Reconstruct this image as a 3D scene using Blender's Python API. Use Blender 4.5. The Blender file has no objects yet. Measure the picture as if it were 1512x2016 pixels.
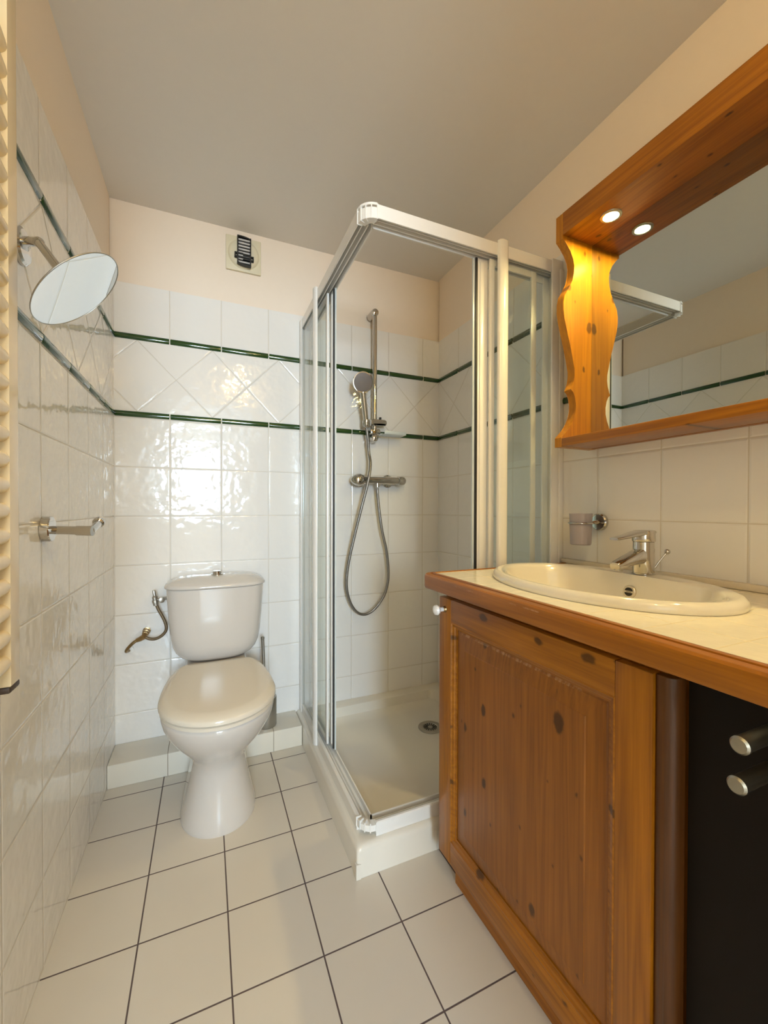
import bpy, bmesh, math, random
from mathutils import Vector, Matrix
random.seed(4)
S = bpy.context.scene
COL = S.collection
PI = math.pi

# ------------------------------------------------------------------ camera, light, exposure
F_PX = 805.6
cam_d = bpy.data.cameras.new('camera'); cam = bpy.data.objects.new('camera', cam_d); COL.objects.link(cam)
cam_d.sensor_fit = 'HORIZONTAL'; cam_d.sensor_width = 36.0; cam_d.lens = F_PX / 1512 * 36.0
cam_d.clip_start = 0.01
CAMLOC = Vector((.3376, -1.9267, 1.0386)); YAW, PIT, ROL = .4096, -.0093, .0021
fwd = Vector((math.sin(YAW)*math.cos(PIT), math.cos(YAW)*math.cos(PIT), math.sin(PIT)))
rt = Vector((math.cos(YAW), -math.sin(YAW), 0)); up = rt.cross(fwd)
r2 = rt*math.cos(ROL)+up*math.sin(ROL); u2 = -rt*math.sin(ROL)+up*math.cos(ROL)
cam.matrix_world = Matrix(((r2.x, u2.x, -fwd.x, CAMLOC.x), (r2.y, u2.y, -fwd.y, CAMLOC.y), (r2.z, u2.z, -fwd.z, CAMLOC.z), (0, 0, 0, 1)))
S.camera = cam

world = bpy.data.worlds.new('world'); S.world = world; world.use_nodes = True
wbg = world.node_tree.nodes['Background']; wbg.inputs[0].default_value = (.62, .80, .92, 1); wbg.inputs[1].default_value = 0.75

sun_d = bpy.data.lights.new('window_daylight', 'AREA'); sun_d.shape = 'RECTANGLE'
sun_d.size, sun_d.size_y = .95, 1.10; sun_d.energy = 180; sun_d.color = (.72, .875, 1.0)
sun = bpy.data.objects.new('window_daylight', sun_d); COL.objects.link(sun)
sun.location = (.18, -5.66, 1.55); sun.rotation_euler = (PI/2, 0, 0)      # shines towards +y

LAMP_STRENGTH = 930.0; CEILING_LAMP = 98.0
S.view_settings.view_transform = 'Standard'; S.view_settings.look = 'None'
S.view_settings.exposure = 0.18; S.view_settings.gamma = 1.0; S.view_settings.use_curve_mapping = False
S.cycles.use_denoising = True
S.cycles.max_bounces = 10; S.cycles.diffuse_bounces = 6; S.cycles.glossy_bounces = 6
S.cycles.transmission_bounces = 8; S.cycles.transparent_max_bounces = 32
S.cycles.caustics_reflective = False; S.cycles.caustics_refractive = False

# ------------------------------------------------------------------ helpers
def srgb(r, g, b):
    f = lambda c: (c/255/12.92) if c <= 10 else ((c/255+.055)/1.055)**2.4
    return (f(r), f(g), f(b), 1)

class MB:
    """a bmesh that collects shapes and becomes one object"""
    def __init__(s): s.bm = bmesh.new()
    def _bev(s, verts, bev, seg=2):
        if bev > 0:
            vs = set(verts); ed = [e for e in s.bm.edges if e.verts[0] in vs and e.verts[1] in vs]
            bmesh.ops.bevel(s.bm, geom=ed, offset=bev, segments=seg, profile=.5, affect='EDGES')
    def box(s, x0, x1, y0, y1, z0, z1, bev=0, seg=2, mat=0):
        n = len(s.bm.faces)
        v = [s.bm.verts.new(p) for p in ((x0,y0,z0),(x1,y0,z0),(x1,y1,z0),(x0,y1,z0),(x0,y0,z1),(x1,y0,z1),(x1,y1,z1),(x0,y1,z1))]
        for f in ((0,3,2,1),(4,5,6,7),(0,1,5,4),(1,2,6,5),(2,3,7,6),(3,0,4,7)):
            fc = s.bm.faces.new([v[i] for i in f]); fc.material_index = mat
        s._bev(v, bev, seg); return s
    def poly(s, pts, vec, bev=0, seg=2, mat=0):
        """extrude a closed polygon (3-D points) along vec"""
        vec = Vector(vec); a = [s.bm.verts.new(Vector(p)) for p in pts]; b = [s.bm.verts.new(Vector(p)+vec) for p in pts]
        fs = [s.bm.faces.new(a), s.bm.faces.new(b[::-1])]
        n = len(a)
        for i in range(n): fs.append(s.bm.faces.new((a[i], b[i], b[(i+1) % n], a[(i+1) % n])))
        for f in fs: f.material_index = mat
        if bev > 0:
            va, vb = set(a), set(b)
            ed = [e for e in s.bm.edges if (e.verts[0] in va and e.verts[1] in va) or (e.verts[0] in vb and e.verts[1] in vb)]
            bmesh.ops.bevel(s.bm, geom=ed, offset=bev, segments=seg, profile=.5, affect='EDGES')
        return s
    def loft(s, rings, cap=True, closed=True, mat=0):
        R = [[s.bm.verts.new(Vector(p)) for p in r] for r in rings]; n = len(R[0])
        for a, b in zip(R, R[1:]):
            for i in range(n if closed else n-1):
                f = s.bm.faces.new((a[i], a[(i+1) % n], b[(i+1) % n], b[i])); f.material_index = mat
        if cap and closed:
            for r, rev in ((R[0], True), (R[-1], False)):
                f = s.bm.faces.new(r[::-1] if rev else r); f.material_index = mat
        return s
    def tube(s, pts, r, n=16, cap=True):
        """sweep a circle of radius r (number or list) along points"""
        P = [Vector(p) for p in pts]; m = len(P); rings = []; nrm = None
        for i in range(m):
            t = (P[min(i+1, m-1)]-P[max(i-1, 0)]).normalized()
            if nrm is None:
                nrm = t.orthogonal().normalized()
            nrm = (nrm - t*nrm.dot(t)).normalized(); bn = t.cross(nrm)
            ri = r[i] if isinstance(r, (list, tuple)) else r
            rings.append([P[i]+(nrm*math.cos(a)+bn*math.sin(a))*ri for a in [2*PI*k/n for k in range(n)]])
        return s.loft(rings, cap)
    def lathe(s, c, axis, prof, n=40, cap=True):
        """prof = [(distance along axis, radius)]"""
        c = Vector(c); ax = Vector(axis).normalized(); u = ax.orthogonal().normalized(); v = ax.cross(u)
        rings = [[c+ax*h+(u*math.cos(2*PI*k/n)+v*math.sin(2*PI*k/n))*max(r, 1e-5) for k in range(n)] for h, r in prof]
        return s.loft(rings, cap)
    def ball(s, c, r, n=24):
        return s.lathe(c, (0, 0, 1), [(-r*math.cos(PI*i/14), r*math.sin(PI*i/14)) for i in range(15)], n)
    def build(s, name, mats, parent=None, angle=35, move=None):
        bm = s.bm
        if move is not None: bmesh.ops.transform(bm, matrix=move, verts=bm.verts[:])
        bmesh.ops.remove_doubles(bm, verts=bm.verts[:], dist=1e-6)
        bmesh.ops.recalc_face_normals(bm, faces=bm.faces[:])
        me = bpy.data.meshes.new(name); bm.to_mesh(me); bm.free()
        for m in (mats if isinstance(mats, (list, tuple)) else [mats]): me.materials.append(m)
        me.polygons.foreach_set('use_smooth', [True]*len(me.polygons)); me.set_sharp_from_angle(angle=math.radians(angle))
        o = bpy.data.objects.new(name, me); COL.objects.link(o)
        if parent is not None:
            o.parent = parent
            if parent.type == 'EMPTY': o.matrix_parent_inverse = Matrix.Translation(-parent.location)
        return o

def thing(name, label, cat, loc, group=None):
    o = bpy.data.objects.new(name, None); COL.objects.link(o); o.location = loc; o.empty_display_size = .05
    o['label'] = label; o['category'] = cat
    if group: o['group'] = group
    return o
def tag(o, label, cat, group=None):
    o['label'] = label; o['category'] = cat
    if group: o['group'] = group
    return o
def struct(o, label, cat):
    o['kind'] = 'structure'; o['label'] = label; o['category'] = cat; return o

def smooth(pts, k=6):
    """Catmull-Rom through points"""
    P = [Vector(p) for p in pts]; out = []
    for i in range(len(P)-1):
        p0, p1, p2, p3 = P[max(i-1, 0)], P[i], P[i+1], P[min(i+2, len(P)-1)]
        for j in range(k):
            t = j/k
            out.append(.5*((2*p1)+(p2-p0)*t+(2*p0-5*p1+4*p2-p3)*t*t+(3*p1-p0-3*p2+p3)*t**3))
    return out+[P[-1]]

# ------------------------------------------------------------------ materials
def newmat(name):
    m = bpy.data.materials.new(name); m.use_nodes = True; nt = m.node_tree
    return m, nt, nt.nodes['Principled BSDF']
def N(nt, t, **k):
    n = nt.nodes.new(t)
    for a, b in k.items(): setattr(n, a, b)
    return n
def math_(nt, op, a, b=None, c=None):
    n = N(nt, 'ShaderNodeMath', operation=op)
    for i, v in enumerate((a, b, c)):
        if v is None: continue
        if isinstance(v, (int, float)): n.inputs[i].default_value = v
        else: nt.links.new(v, n.inputs[i])
    return n.outputs[0]
def mixc(nt, fac, a, b):
    n = N(nt, 'ShaderNodeMix', data_type='RGBA')
    for i, v in ((0, fac), (6, a), (7, b)):
        if isinstance(v, (int, float)): n.inputs[i].default_value = v
        elif isinstance(v, tuple): n.inputs[i].default_value = v
        else: nt.links.new(v, n.inputs[i])
    return n.outputs[2]
def coords(nt):
    tc = N(nt, 'ShaderNodeTexCoord'); sp = N(nt, 'ShaderNodeSeparateXYZ'); nt.links.new(tc.outputs['Object'], sp.inputs[0])
    return tc.outputs['Object'], sp.outputs
def noise(nt, vec, scale, detail=2, rough=.5, mul=None):
    if mul:
        mp = N(nt, 'ShaderNodeMapping'); mp.inputs['Scale'].default_value = mul; nt.links.new(vec, mp.inputs[0]); vec = mp.outputs[0]
    n = N(nt, 'ShaderNodeTexNoise'); n.inputs['Scale'].default_value = scale; n.inputs['Detail'].default_value = detail
    n.inputs['Roughness'].default_value = rough; nt.links.new(vec, n.inputs['Vector']); return n.outputs[0]
def bump(nt, bsdf, h, strength, dist, prev=None):
    b = N(nt, 'ShaderNodeBump'); b.inputs['Strength'].default_value = strength; b.inputs['Distance'].default_value = dist
    nt.links.new(h, b.inputs['Height'])
    if prev is not None: nt.links.new(prev, b.inputs['Normal'])
    nt.links.new(b.outputs[0], bsdf.inputs['Normal']); return b.outputs[0]
def plain(name, col, rough=.5, metal=0, spec=.5, coat=0, bumpy=0, bscale=80):
    m, nt, b = newmat(name)
    b.inputs['Base Color'].default_value = col; b.inputs['Roughness'].default_value = rough; b.inputs['Metallic'].default_value = metal
    b.inputs['Specular IOR Level'].default_value = spec; b.inputs['Coat Weight'].default_value = coat; b.inputs['Coat Roughness'].default_value = .08
    v, _ = coords(nt); n = noise(nt, v, bscale, 3)
    if bumpy: bump(nt, b, n, bumpy, .002)
    c = mixc(nt, math_(nt, 'MULTIPLY', n, .12), col, tuple(x*.8 for x in col[:3])+(1,)); nt.links.new(c, b.inputs['Base Color'])
    return m
def gridline(nt, u, u0, p):
    """distance (m) to the nearest joint of a row of tiles with pitch p"""
    f = math_(nt, 'FRACT', math_(nt, 'ADD', math_(nt, 'DIVIDE', math_(nt, 'SUBTRACT', u, u0), p), 100.5))
    return math_(nt, 'MULTIPLY', math_(nt, 'ABSOLUTE', math_(nt, 'SUBTRACT', f, .5)), p)

WHITE = srgb(235, 232, 228); GROUT = srgb(206, 198, 184)
def tile_wall(name, axis, u0, d0):
    """white wavy wall tiles: 20 cm rows, a band of diagonal tiles between two strips"""
    m, nt, b = newmat(name); v, xyz = coords(nt); u = xyz[axis]; z = xyz[2]
    du = gridline(nt, u, u0, .2); dz = gridline(nt, z, 1.004, .2)
    plainrows = math_(nt, 'MINIMUM', du, dz)
    a = math_(nt, 'DIVIDE', math_(nt, 'SUBTRACT', u, d0), .2815); c = math_(nt, 'DIVIDE', math_(nt, 'SUBTRACT', z, 1.5735), .289)
    g1 = gridline(nt, math_(nt, 'ADD', a, c), .5, 1.0); g2 = gridline(nt, math_(nt, 'SUBTRACT', a, c), .5, 1.0)
    diag = math_(nt, 'MULTIPLY', math_(nt, 'MINIMUM', g1, g2), .2)
    band = math_(nt, 'MULTIPLY', math_(nt, 'GREATER_THAN', z, 1.4165), math_(nt, 'LESS_THAN', z, 1.731))
    top = math_(nt, 'GREATER_THAN', z, 1.731)
    d = math_(nt, 'ADD', math_(nt, 'MULTIPLY', band, diag), math_(nt, 'MULTIPLY', math_(nt, 'SUBTRACT', 1, band),
        math_(nt, 'ADD', math_(nt, 'MULTIPLY', top, du), math_(nt, 'MULTIPLY', math_(nt, 'SUBTRACT', 1, top), plainrows))))
    mr = N(nt, 'ShaderNodeMapRange', interpolation_type='SMOOTHSTEP'); mr.inputs[1].default_value = .0006; mr.inputs[2].default_value = .0018
    nt.links.new(d, mr.inputs[0]); face = mr.outputs[0]
    nt.links.new(mixc(nt, face, GROUT, WHITE), b.inputs['Base Color'])
    rr = N(nt, 'ShaderNodeMapRange'); rr.inputs[3].default_value = .6; rr.inputs[4].default_value = .07; nt.links.new(face, rr.inputs[0])
    nt.links.new(rr.outputs[0], b.inputs['Roughness']); b.inputs['Specular IOR Level'].default_value = .55
    w = math_(nt, 'ADD', noise(nt, v, 26, 1.5), math_(nt, 'MULTIPLY', noise(nt, v, 7, 1), 1.2))
    p = bump(nt, b, w, .30, .006)
    mr2 = N(nt, 'ShaderNodeMapRange', interpolation_type='SMOOTHERSTEP'); mr2.inputs[1].default_value = .0004; mr2.inputs[2].default_value = .006
    nt.links.new(d, mr2.inputs[0]); bump(nt, b, mr2.outputs[0], .5, .002, p)
    return m
def tile_flat(name, axes, off, pitch, col, grout, gw, rough, wav=.04):
    m, nt, b = newmat(name); v, xyz = coords(nt)
    d = None
    for ax, o in zip(axes, off):
        g = gridline(nt, xyz[ax], o, pitch); d = g if d is None else math_(nt, 'MINIMUM', d, g)
    mr = N(nt, 'ShaderNodeMapRange', interpolation_type='SMOOTHSTEP'); mr.inputs[1].default_value = gw*.6; mr.inputs[2].default_value = gw
    nt.links.new(d, mr.inputs[0]); face = mr.outputs[0]
    n = noise(nt, v, 9, 4); c2 = mixc(nt, math_(nt, 'MULTIPLY', n, .25), col, tuple(x*.86 for x in col[:3])+(1,))
    nt.links.new(mixc(nt, face, grout, c2), b.inputs['Base Color'])
    rr = N(nt, 'ShaderNodeMapRange'); rr.inputs[3].default_value = .8; rr.inputs[4].default_value = rough; nt.links.new(face, rr.inputs[0])
    nt.links.new(rr.outputs[0], b.inputs['Roughness'])
    p = bump(nt, b, noise(nt, v, 30, 2), wav, .004); bump(nt, b, face, .5, .001, p)
    return m
def wood(name, axis, c1, c2, rough=.32, knots=None, off=0.0, wear=None, wamt=.6):
    """oiled pine, grain along axis 0/1/2; knots = the axis across which knots run through the board"""
    m, nt, b = newmat(name); v, xyz = coords(nt)
    mul = [13.0, 13.0, 13.0]; mul[axis] = .5
    mp = N(nt, 'ShaderNodeMapping'); mp.inputs['Scale'].default_value = mul; mp.inputs['Location'].default_value = (off, off*1.7, off*.6); nt.links.new(v, mp.inputs[0])
    big = noise(nt, mp.outputs[0], 1.6, 2, .5)
    rings = math_(nt, 'FRACT', math_(nt, 'MULTIPLY', big, 7.0))
    tri = math_(nt, 'MULTIPLY', math_(nt, 'ABSOLUTE', math_(nt, 'SUBTRACT', rings, .5)), 2)
    fine = noise(nt, v, 1.0, 4, .7, tuple(230 if i != axis else 5 for i in range(3)))
    slow = noise(nt, v, 5, 2)
    t = math_(nt, 'ADD', math_(nt, 'MULTIPLY', tri, .22), math_(nt, 'ADD', math_(nt, 'MULTIPLY', fine, .62), math_(nt, 'MULTIPLY', slow, .3)))
    cr = N(nt, 'ShaderNodeValToRGB'); cr.color_ramp.elements[0].color = c1; cr.color_ramp.elements[1].color = c2
    cr.color_ramp.elements[0].position = .25; cr.color_ramp.elements[1].position = .95; nt.links.new(t, cr.inputs[0])
    col = cr.outputs[0]
    if knots is not None:
        ca = [i for i in range(3) if i not in (axis, knots)][0]
        cv = N(nt, 'ShaderNodeCombineXYZ'); nt.links.new(math_(nt, 'ADD', math_(nt, 'MULTIPLY', xyz[ca], 12.5), off*7.3), cv.inputs[0]); nt.links.new(math_(nt, 'ADD', math_(nt, 'MULTIPLY', xyz[axis], 7.2), off*5.1), cv.inputs[1])
        vo = N(nt, 'ShaderNodeTexVoronoi', voronoi_dimensions='2D'); vo.inputs['Scale'].default_value = 1.0; nt.links.new(cv.outputs[0], vo.inputs['Vector'])
        sz = N(nt, 'ShaderNodeSeparateColor'); nt.links.new(vo.outputs['Color'], sz.inputs[0])
        dd = math_(nt, 'ADD', vo.outputs['Distance'], math_(nt, 'MULTIPLY', noise(nt, v, 70, 2), .10))
        lim = math_(nt, 'ADD', .065, math_(nt, 'MULTIPLY', math_(nt, 'POWER', sz.outputs[0], 3), .13))
        q = math_(nt, 'SUBTRACT', dd, lim)
        mr = N(nt, 'ShaderNodeMapRange', interpolation_type='SMOOTHSTEP'); mr.inputs[1].default_value = .04; mr.inputs[2].default_value = -.03; mr.inputs[3].default_value = 0; mr.inputs[4].default_value = .8
        nt.links.new(q, mr.inputs[0]); col = mixc(nt, mr.outputs[0], col, tuple(x*.2 for x in c1[:3])+(1,))
    if wear:                               # scuffed varnish: (axis, lo, hi) ranges that must all hold
        w = noise(nt, v, 1.0, 4, .75, tuple(55 if i != axis else 14 for i in range(3))) if len(wear) < 3 else noise(nt, v, 34, 4, .75)
        for a_, lo, hi, so in wear:
            for edge, sg in ((lo, 1), (hi, -1)):
                mr = N(nt, 'ShaderNodeMapRange'); mr.inputs[1].default_value = edge-sg*so; mr.inputs[2].default_value = edge+sg*so; nt.links.new(xyz[a_], mr.inputs[0])
                w = math_(nt, 'MULTIPLY', w, mr.outputs[0])
        mr = N(nt, 'ShaderNodeMapRange'); mr.inputs[1].default_value = .44; mr.inputs[2].default_value = .60; mr.inputs[4].default_value = wamt; nt.links.new(w, mr.inputs[0])
        col = mixc(nt, mr.outputs[0], col, srgb(206, 160, 116))
    nt.links.new(col, b.inputs['Base Color']); b.inputs['Roughness'].default_value = rough
    b.inputs['Coat Weight'].default_value = .1; b.inputs['Coat Roughness'].default_value = .2; b.inputs['Specular IOR Level'].default_value = .35
    bump(nt, b, fine, .06, .001); return m
def glass(name, tint, refl=.07):
    """thin clear pane: see-through with a Fresnel reflection"""
    m = bpy.data.materials.new(name); m.use_nodes = True; nt = m.node_tree; nt.nodes.clear()
    out = N(nt, 'ShaderNodeOutputMaterial'); mx = N(nt, 'ShaderNodeMixShader'); tr = N(nt, 'ShaderNodeBsdfTransparent'); gl = N(nt, 'ShaderNodeBsdfGlossy')
    tr.inputs[0].default_value = tint; gl.inputs['Roughness'].default_value = .01; gl.inputs[0].default_value = (1, 1, 1, 1)
    lw = N(nt, 'ShaderNodeLayerWeight'); lw.inputs[0].default_value = .5
    v, _ = coords(nt); n = noise(nt, v, 4, 2)
    s = math_(nt, 'ADD', math_(nt, 'ADD', .014, math_(nt, 'MULTIPLY', n, .012)), math_(nt, 'MULTIPLY', math_(nt, 'POWER', lw.outputs['Facing'], 4.0), .55))
    nt.links.new(s, mx.inputs[0]); nt.links.new(tr.outputs[0], mx.inputs[1]); nt.links.new(gl.outputs[0], mx.inputs[2]); nt.links.new(mx.outputs[0], out.inputs[0])
    return m
def emit(name, col, st):
    m, nt, b = newmat(name); b.inputs['Base Color'].default_value = (0.8, .8, .8, 1); b.inputs['Emission Color'].default_value = col; b.inputs['Emission Strength'].default_value = st
    return m

M = {}
M['tile_back'] = tile_wall('tile_back', 0, .199, .0815)
M['tile_left'] = tile_wall('tile_left', 1, -.187, -.21)
M['tile_right'] = tile_wall('tile_right', 1, -.19, -.2883)
M['floor'] = tile_flat('floor_tile', (0, 1), (.1865, -.2108), .2, srgb(216, 208, 196), srgb(92, 78, 76), .0022, .34)
M['ledge'] = tile_flat('ledge_tile', (0,), (.199,), .2, srgb(226, 219, 205), srgb(150, 138, 120), .0016, .16, .1)
M['counter'] = tile_flat('counter_tile', (0, 1), (.045, .0), .1, srgb(240, 233, 212), srgb(224, 212, 184), .0016, .16, .2)
M['upstand'] = plain('upstand_tile', srgb(214, 202, 180), .25)
M['plaster'] = plain('plaster', srgb(238, 224, 208), .85, spec=.2, bumpy=.12, bscale=40)
M['ceiling'] = plain('ceiling_paint', srgb(226, 221, 214), .9, spec=.2, bumpy=.1, bscale=40)
M['green'] = plain('green_glaze', srgb(30, 66, 22), .12, coat=.5)
M['white_joint'] = plain('white_joint', srgb(226, 220, 206), .6)
M['ceramic'] = plain('ceramic', srgb(208, 202, 196), .07, coat=.4)
M['seat'] = plain('seat_plastic', srgb(222, 213, 198), .16)
M['tray'] = plain('tray_ceramic', srgb(228, 222, 210), .2, coat=.2)
M['sink'] = plain('sink_ceramic', srgb(232, 226, 212), .08, coat=.4)
M['frame'] = plain('white_lacquer', srgb(236, 234, 230), .22, coat=.2)
M['seal'] = plain('black_seal', srgb(30, 30, 33), .55)
M['clear'] = plain('clear_seal', srgb(205, 214, 216), .25)
M['glass'] = glass('shower_glass', (.965, .985, .978, 1))
M['pane'] = glass('window_glass', (.97, .99, 1, 1))
M['chrome'] = plain('chrome', srgb(206, 203, 198), .07, 1)
M['hose'] = plain('metal_hose', srgb(150, 147, 143), .28, 1, bumpy=.5, bscale=300)
M['steel'] = plain('brushed_steel', srgb(186, 183, 176), .38, 1)
M['spray'] = plain('spray_face', srgb(116, 106, 100), .42)
M['brass'] = plain('brass', srgb(158, 134, 96), .3, 1)
M['braid'] = plain('braided_hose', srgb(128, 112, 90), .4, .8, bumpy=.6, bscale=400)
M['mirror'] = plain('mirror_silver', srgb(205, 210, 204), .0, 1)
M['mirror_round'] = plain('mirror_round', srgb(240, 244, 246), .0, 1)
PC1, PC2 = srgb(122, 70, 8), srgb(186, 118, 22)
M['pine_y'] = wood('pine_along_y', 1, PC1, PC2, off=.3, knots=0)
M['pine_canopy'] = wood('pine_canopy', 1, PC1, PC2, off=.9, knots=2)
M['pine_z'] = wood('pine_along_z', 2, PC1, PC2, off=1.1)
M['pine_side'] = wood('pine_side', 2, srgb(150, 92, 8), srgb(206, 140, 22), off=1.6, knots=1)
M['pine_panel'] = wood('pine_panel', 2, srgb(112, 64, 14), srgb(164, 102, 30), off=2.3, knots=0, wear=[(2, .700, .735, .004), (1, -1.40, -1.00, .02)], wamt=.45)
M['pine_dark'] = wood('pine_dark', 2, srgb(66, 38, 14), srgb(104, 62, 24), off=4.2)
M['pine_edge'] = wood('pine_edge', 1, srgb(124, 70, 6), srgb(184, 114, 16), off=3.1, wear=[(2, .838, .846, .003), (1, -1.36, -1.02, .03)], wamt=.8)
M['dark'] = plain('dark_panel', srgb(19, 11, 4), .6, spec=.2)
M['dark_in'] = plain('dark_inside', srgb(58, 38, 22), .5)
M['knob'] = plain('white_porcelain', srgb(238, 238, 238), .1, coat=.4)
M['alu'] = plain('aluminium', srgb(168, 164, 150), .34, 1)
M['tumbler'] = plain('frosted_plastic', srgb(200, 190, 196), .4)
M['tumbler'].node_tree.nodes['Principled BSDF'].inputs['Transmission Weight'].default_value = .35
M['vent'] = plain('vent_plastic', srgb(222, 212, 184), .45)
M['vent_dark'] = plain('vent_dark', srgb(26, 25, 24), .5)
M['vent_slat'] = plain('vent_slat', srgb(190, 186, 182), .5)
M['radiator'] = plain('radiator_enamel', srgb(240, 222, 184), .25, coat=.2)
M['cap'] = plain('dark_cap', srgb(70, 54, 40), .5)
M['lens'] = emit('lamp_lens', (1.0, .77, .33, 1), LAMP_STRENGTH)
M['globe'] = emit('lamp_globe', (1.0, .74, .30, 1), CEILING_LAMP)
M['black'] = plain('black_plastic', srgb(22, 20, 20), .4)
M['overflow'] = plain('overflow_ring', srgb(216, 206, 190), .18, .3)
M['winframe'] = plain('window_paint', srgb(236, 234, 228), .4)

# ------------------------------------------------------------------ the room
W, H, YF = 1.4958, 2.272, -2.30           # right wall face, ceiling, face of the doorway wall behind the camera
ZT, RC = 1.9415, .013                     # top of the tiling, how far the plaster sits back
m = MB()
# outer shell boxes with the tiling one step forward
m.box(-.2, W+.2, 0, .2, -.1, ZT, mat=0); m.box(-.2, W+.2, RC, .2, ZT, H+.1, mat=1)
struct(m.build('wall_back', [M['tile_back'], M['plaster']]), 'white tiled wall with diagonal band behind toilet and shower', 'wall')
m = MB(); m.box(-.2, 0, YF, 0, -.1, ZT, mat=0); m.box(-.2, -RC, YF, .0, ZT, H+.1, mat=1)
struct(m.build('wall_left', [M['tile_left'], M['plaster']]), 'white tiled wall with green strips on the left', 'wall')
m = MB(); m.box(W, W+.2, YF, 0, -.1, ZT, mat=0)
m.box(W+.002, W+.2, YF, .0, ZT, H+.1, mat=1)
struct(m.build('wall_right', [M['tile_right'], M['plaster']]), 'tiled and cream plastered wall behind the vanity', 'wall')
# wall behind the camera with the open doorway, and the lit room beyond it with its window
DO0, DO1, DOZ = .03, .76, 2.04
m = MB(); m.box(-.2, DO0, YF-.12, YF, -.1, H+.1); m.box(DO1, W+.2, YF-.12, YF, -.1, H+.1); m.box(DO0, DO1, YF-.12, YF, DOZ, H+.1)
struct(m.build('wall_front', M['plaster']), 'plastered wall with the doorway opposite the shower', 'wall')
m = MB(); m.box(DO0-.06, DO0+.012, YF-.135, YF+.012, 0.0005, DOZ+.05, .003); m.box(DO1-.012, DO1+.06, YF-.135, YF+.012, .0005, DOZ+.05, .003); m.box(DO0+.012, DO1-.012, YF-.135, YF+.012, DOZ-.012, DOZ+.05, .003)
struct(m.build('trim_8', M['winframe']), 'white painted frame of the doorway', 'door frame')
YR, RX0, RX1 = -5.5, -1.1, 2.3
WX0, WX1, WZ0, WZ1 = -.32, .68, .98, 2.12
m = MB(); m.box(RX0-.1, WX0, YR-.14, YR, -.1, H+.1); m.box(WX1, RX1+.1, YR-.14, YR, -.1, H+.1); m.box(WX0, WX1, YR-.14, YR, -.1, WZ0); m.box(WX0, WX1, YR-.14, YR, WZ1, H+.1)
struct(m.build('wall_far', M['plaster']), 'far wall of the next room with its window', 'wall')
struct(MB().box(RX0-.1, RX0, YR, YF-.12, -.1, H+.1).build('wall_far_left', M['plaster']), 'left wall of the next room', 'wall')
struct(MB().box(RX1, RX1+.1, YR, YF-.12, -.1, H+.1).build('wall_far_right', M['plaster']), 'right wall of the next room', 'wall')
m = MB(); m.box(RX0, -.2, YF-.12, YF, -.1, H+.1); m.box(W+.2, RX1, YF-.12, YF, -.1, H+.1)
struct(m.build('wall_near', M['plaster']), 'plastered wall of the next room beside the bathroom', 'wall')
m = MB()
m.box(WX0, WX0+.04, YR-.06, YR-.01, WZ0, WZ1, .004); m.box(WX1-.04, WX1, YR-.06, YR-.01, WZ0, WZ1, .004)
m.box(WX0+.04, WX1-.04, YR-.06, YR-.01, WZ0, WZ0+.04, .004); m.box(WX0+.04, WX1-.04, YR-.06, YR-.01, WZ1-.04, WZ1, .004)
w1 = struct(m.build('window_1', M['winframe']), 'white framed window of the room beyond the doorway', 'window')
MB().box(WX0+.035, WX1-.035, YR-.04, YR-.034, WZ0+.035, WZ1-.035).build('pane', M['pane'], w1)
struct(MB().box(RX0-.1, RX1+.1, YR-.14, .2, H, H+.12).build('ceiling', M['ceiling']), 'plain greyish beige painted ceiling', 'ceiling')
struct(MB().box(RX0-.1, RX1+.1, YR-.14, .2, -.12, 0).build('floor', M['floor']), 'floor of square off-white tiles with dark joints', 'floor')
# boxed-in pipe ledge behind the toilet
m = MB(); m.box(0, .7205, -.152, 0, 0, .088, .004, 2)
struct(m.build('trim_1', M['ledge']), 'low white tiled ledge along the wall behind the toilet', 'ledge')
# green glazed strips, each a row of half-round pieces with white joints
def strip(name, wall, z, j0, lo, hi, label):
    m = MB(); k = math.floor((lo-j0)/.2)-1; edges = []
    while j0+k*.2 < hi:
        a, b = max(lo, j0+k*.2+.0022), min(hi, j0+(k+1)*.2-.0022)
        if b-a > .004: edges.append((a, b))
        k += 1
    for a, b in edges:
        prof = [(.007*math.sin(t)**.8 if 0 < t < PI else 0, -.0115*math.cos(t)) for t in [PI*i/10 for i in range(11)]]
        P = []
        for d, h in prof:
            P.append({'back': (a, -d, z+h), 'left': (d, a, z+h), 'right': (W-d, a, z+h)}[wall])
        m.poly(P, (b-a, 0, 0) if wall == 'back' else (0, b-a, 0), .0008, 1)
    # joint mortar between the pieces
    for (a, b), (c, d) in zip(edges, edges[1:]):
        e = .0028
        if wall == 'back': m.box(b, c, -e, 0, z-.0115, z+.0115, mat=1)
        if wall == 'left': m.box(0, e, b, c, z-.0115, z+.0115, mat=1)
        if wall == 'right': m.box(W-e, W, b, c, z-.0115, z+.0115, mat=1)
    struct(m.build(name, [M['green'], M['white_joint']], angle=50), label, 'tile strip')
strip('trim_2', 'back', 1.7295, .199, .004, W-.004, 'upper dark green tile strip on the back wall')
strip('trim_3', 'back', 1.4175, .199, .004, W-.004, 'lower dark green tile strip on the back wall')
strip('trim_4', 'left', 1.7295, -.187, YF+.03, -.004, 'upper dark green tile strip on the left wall')
strip('trim_5', 'left', 1.4175, -.187, YF+.03, -.004, 'lower dark green tile strip on the left wall')
strip('trim_6', 'right', 1.7295, -.19, -.845, -.004, 'upper dark green tile strip inside the shower, right wall')
strip('trim_7', 'right', 1.4175, -.19, -.925, -.004, 'lower dark green tile strip ending beside the mirror cabinet')

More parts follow.
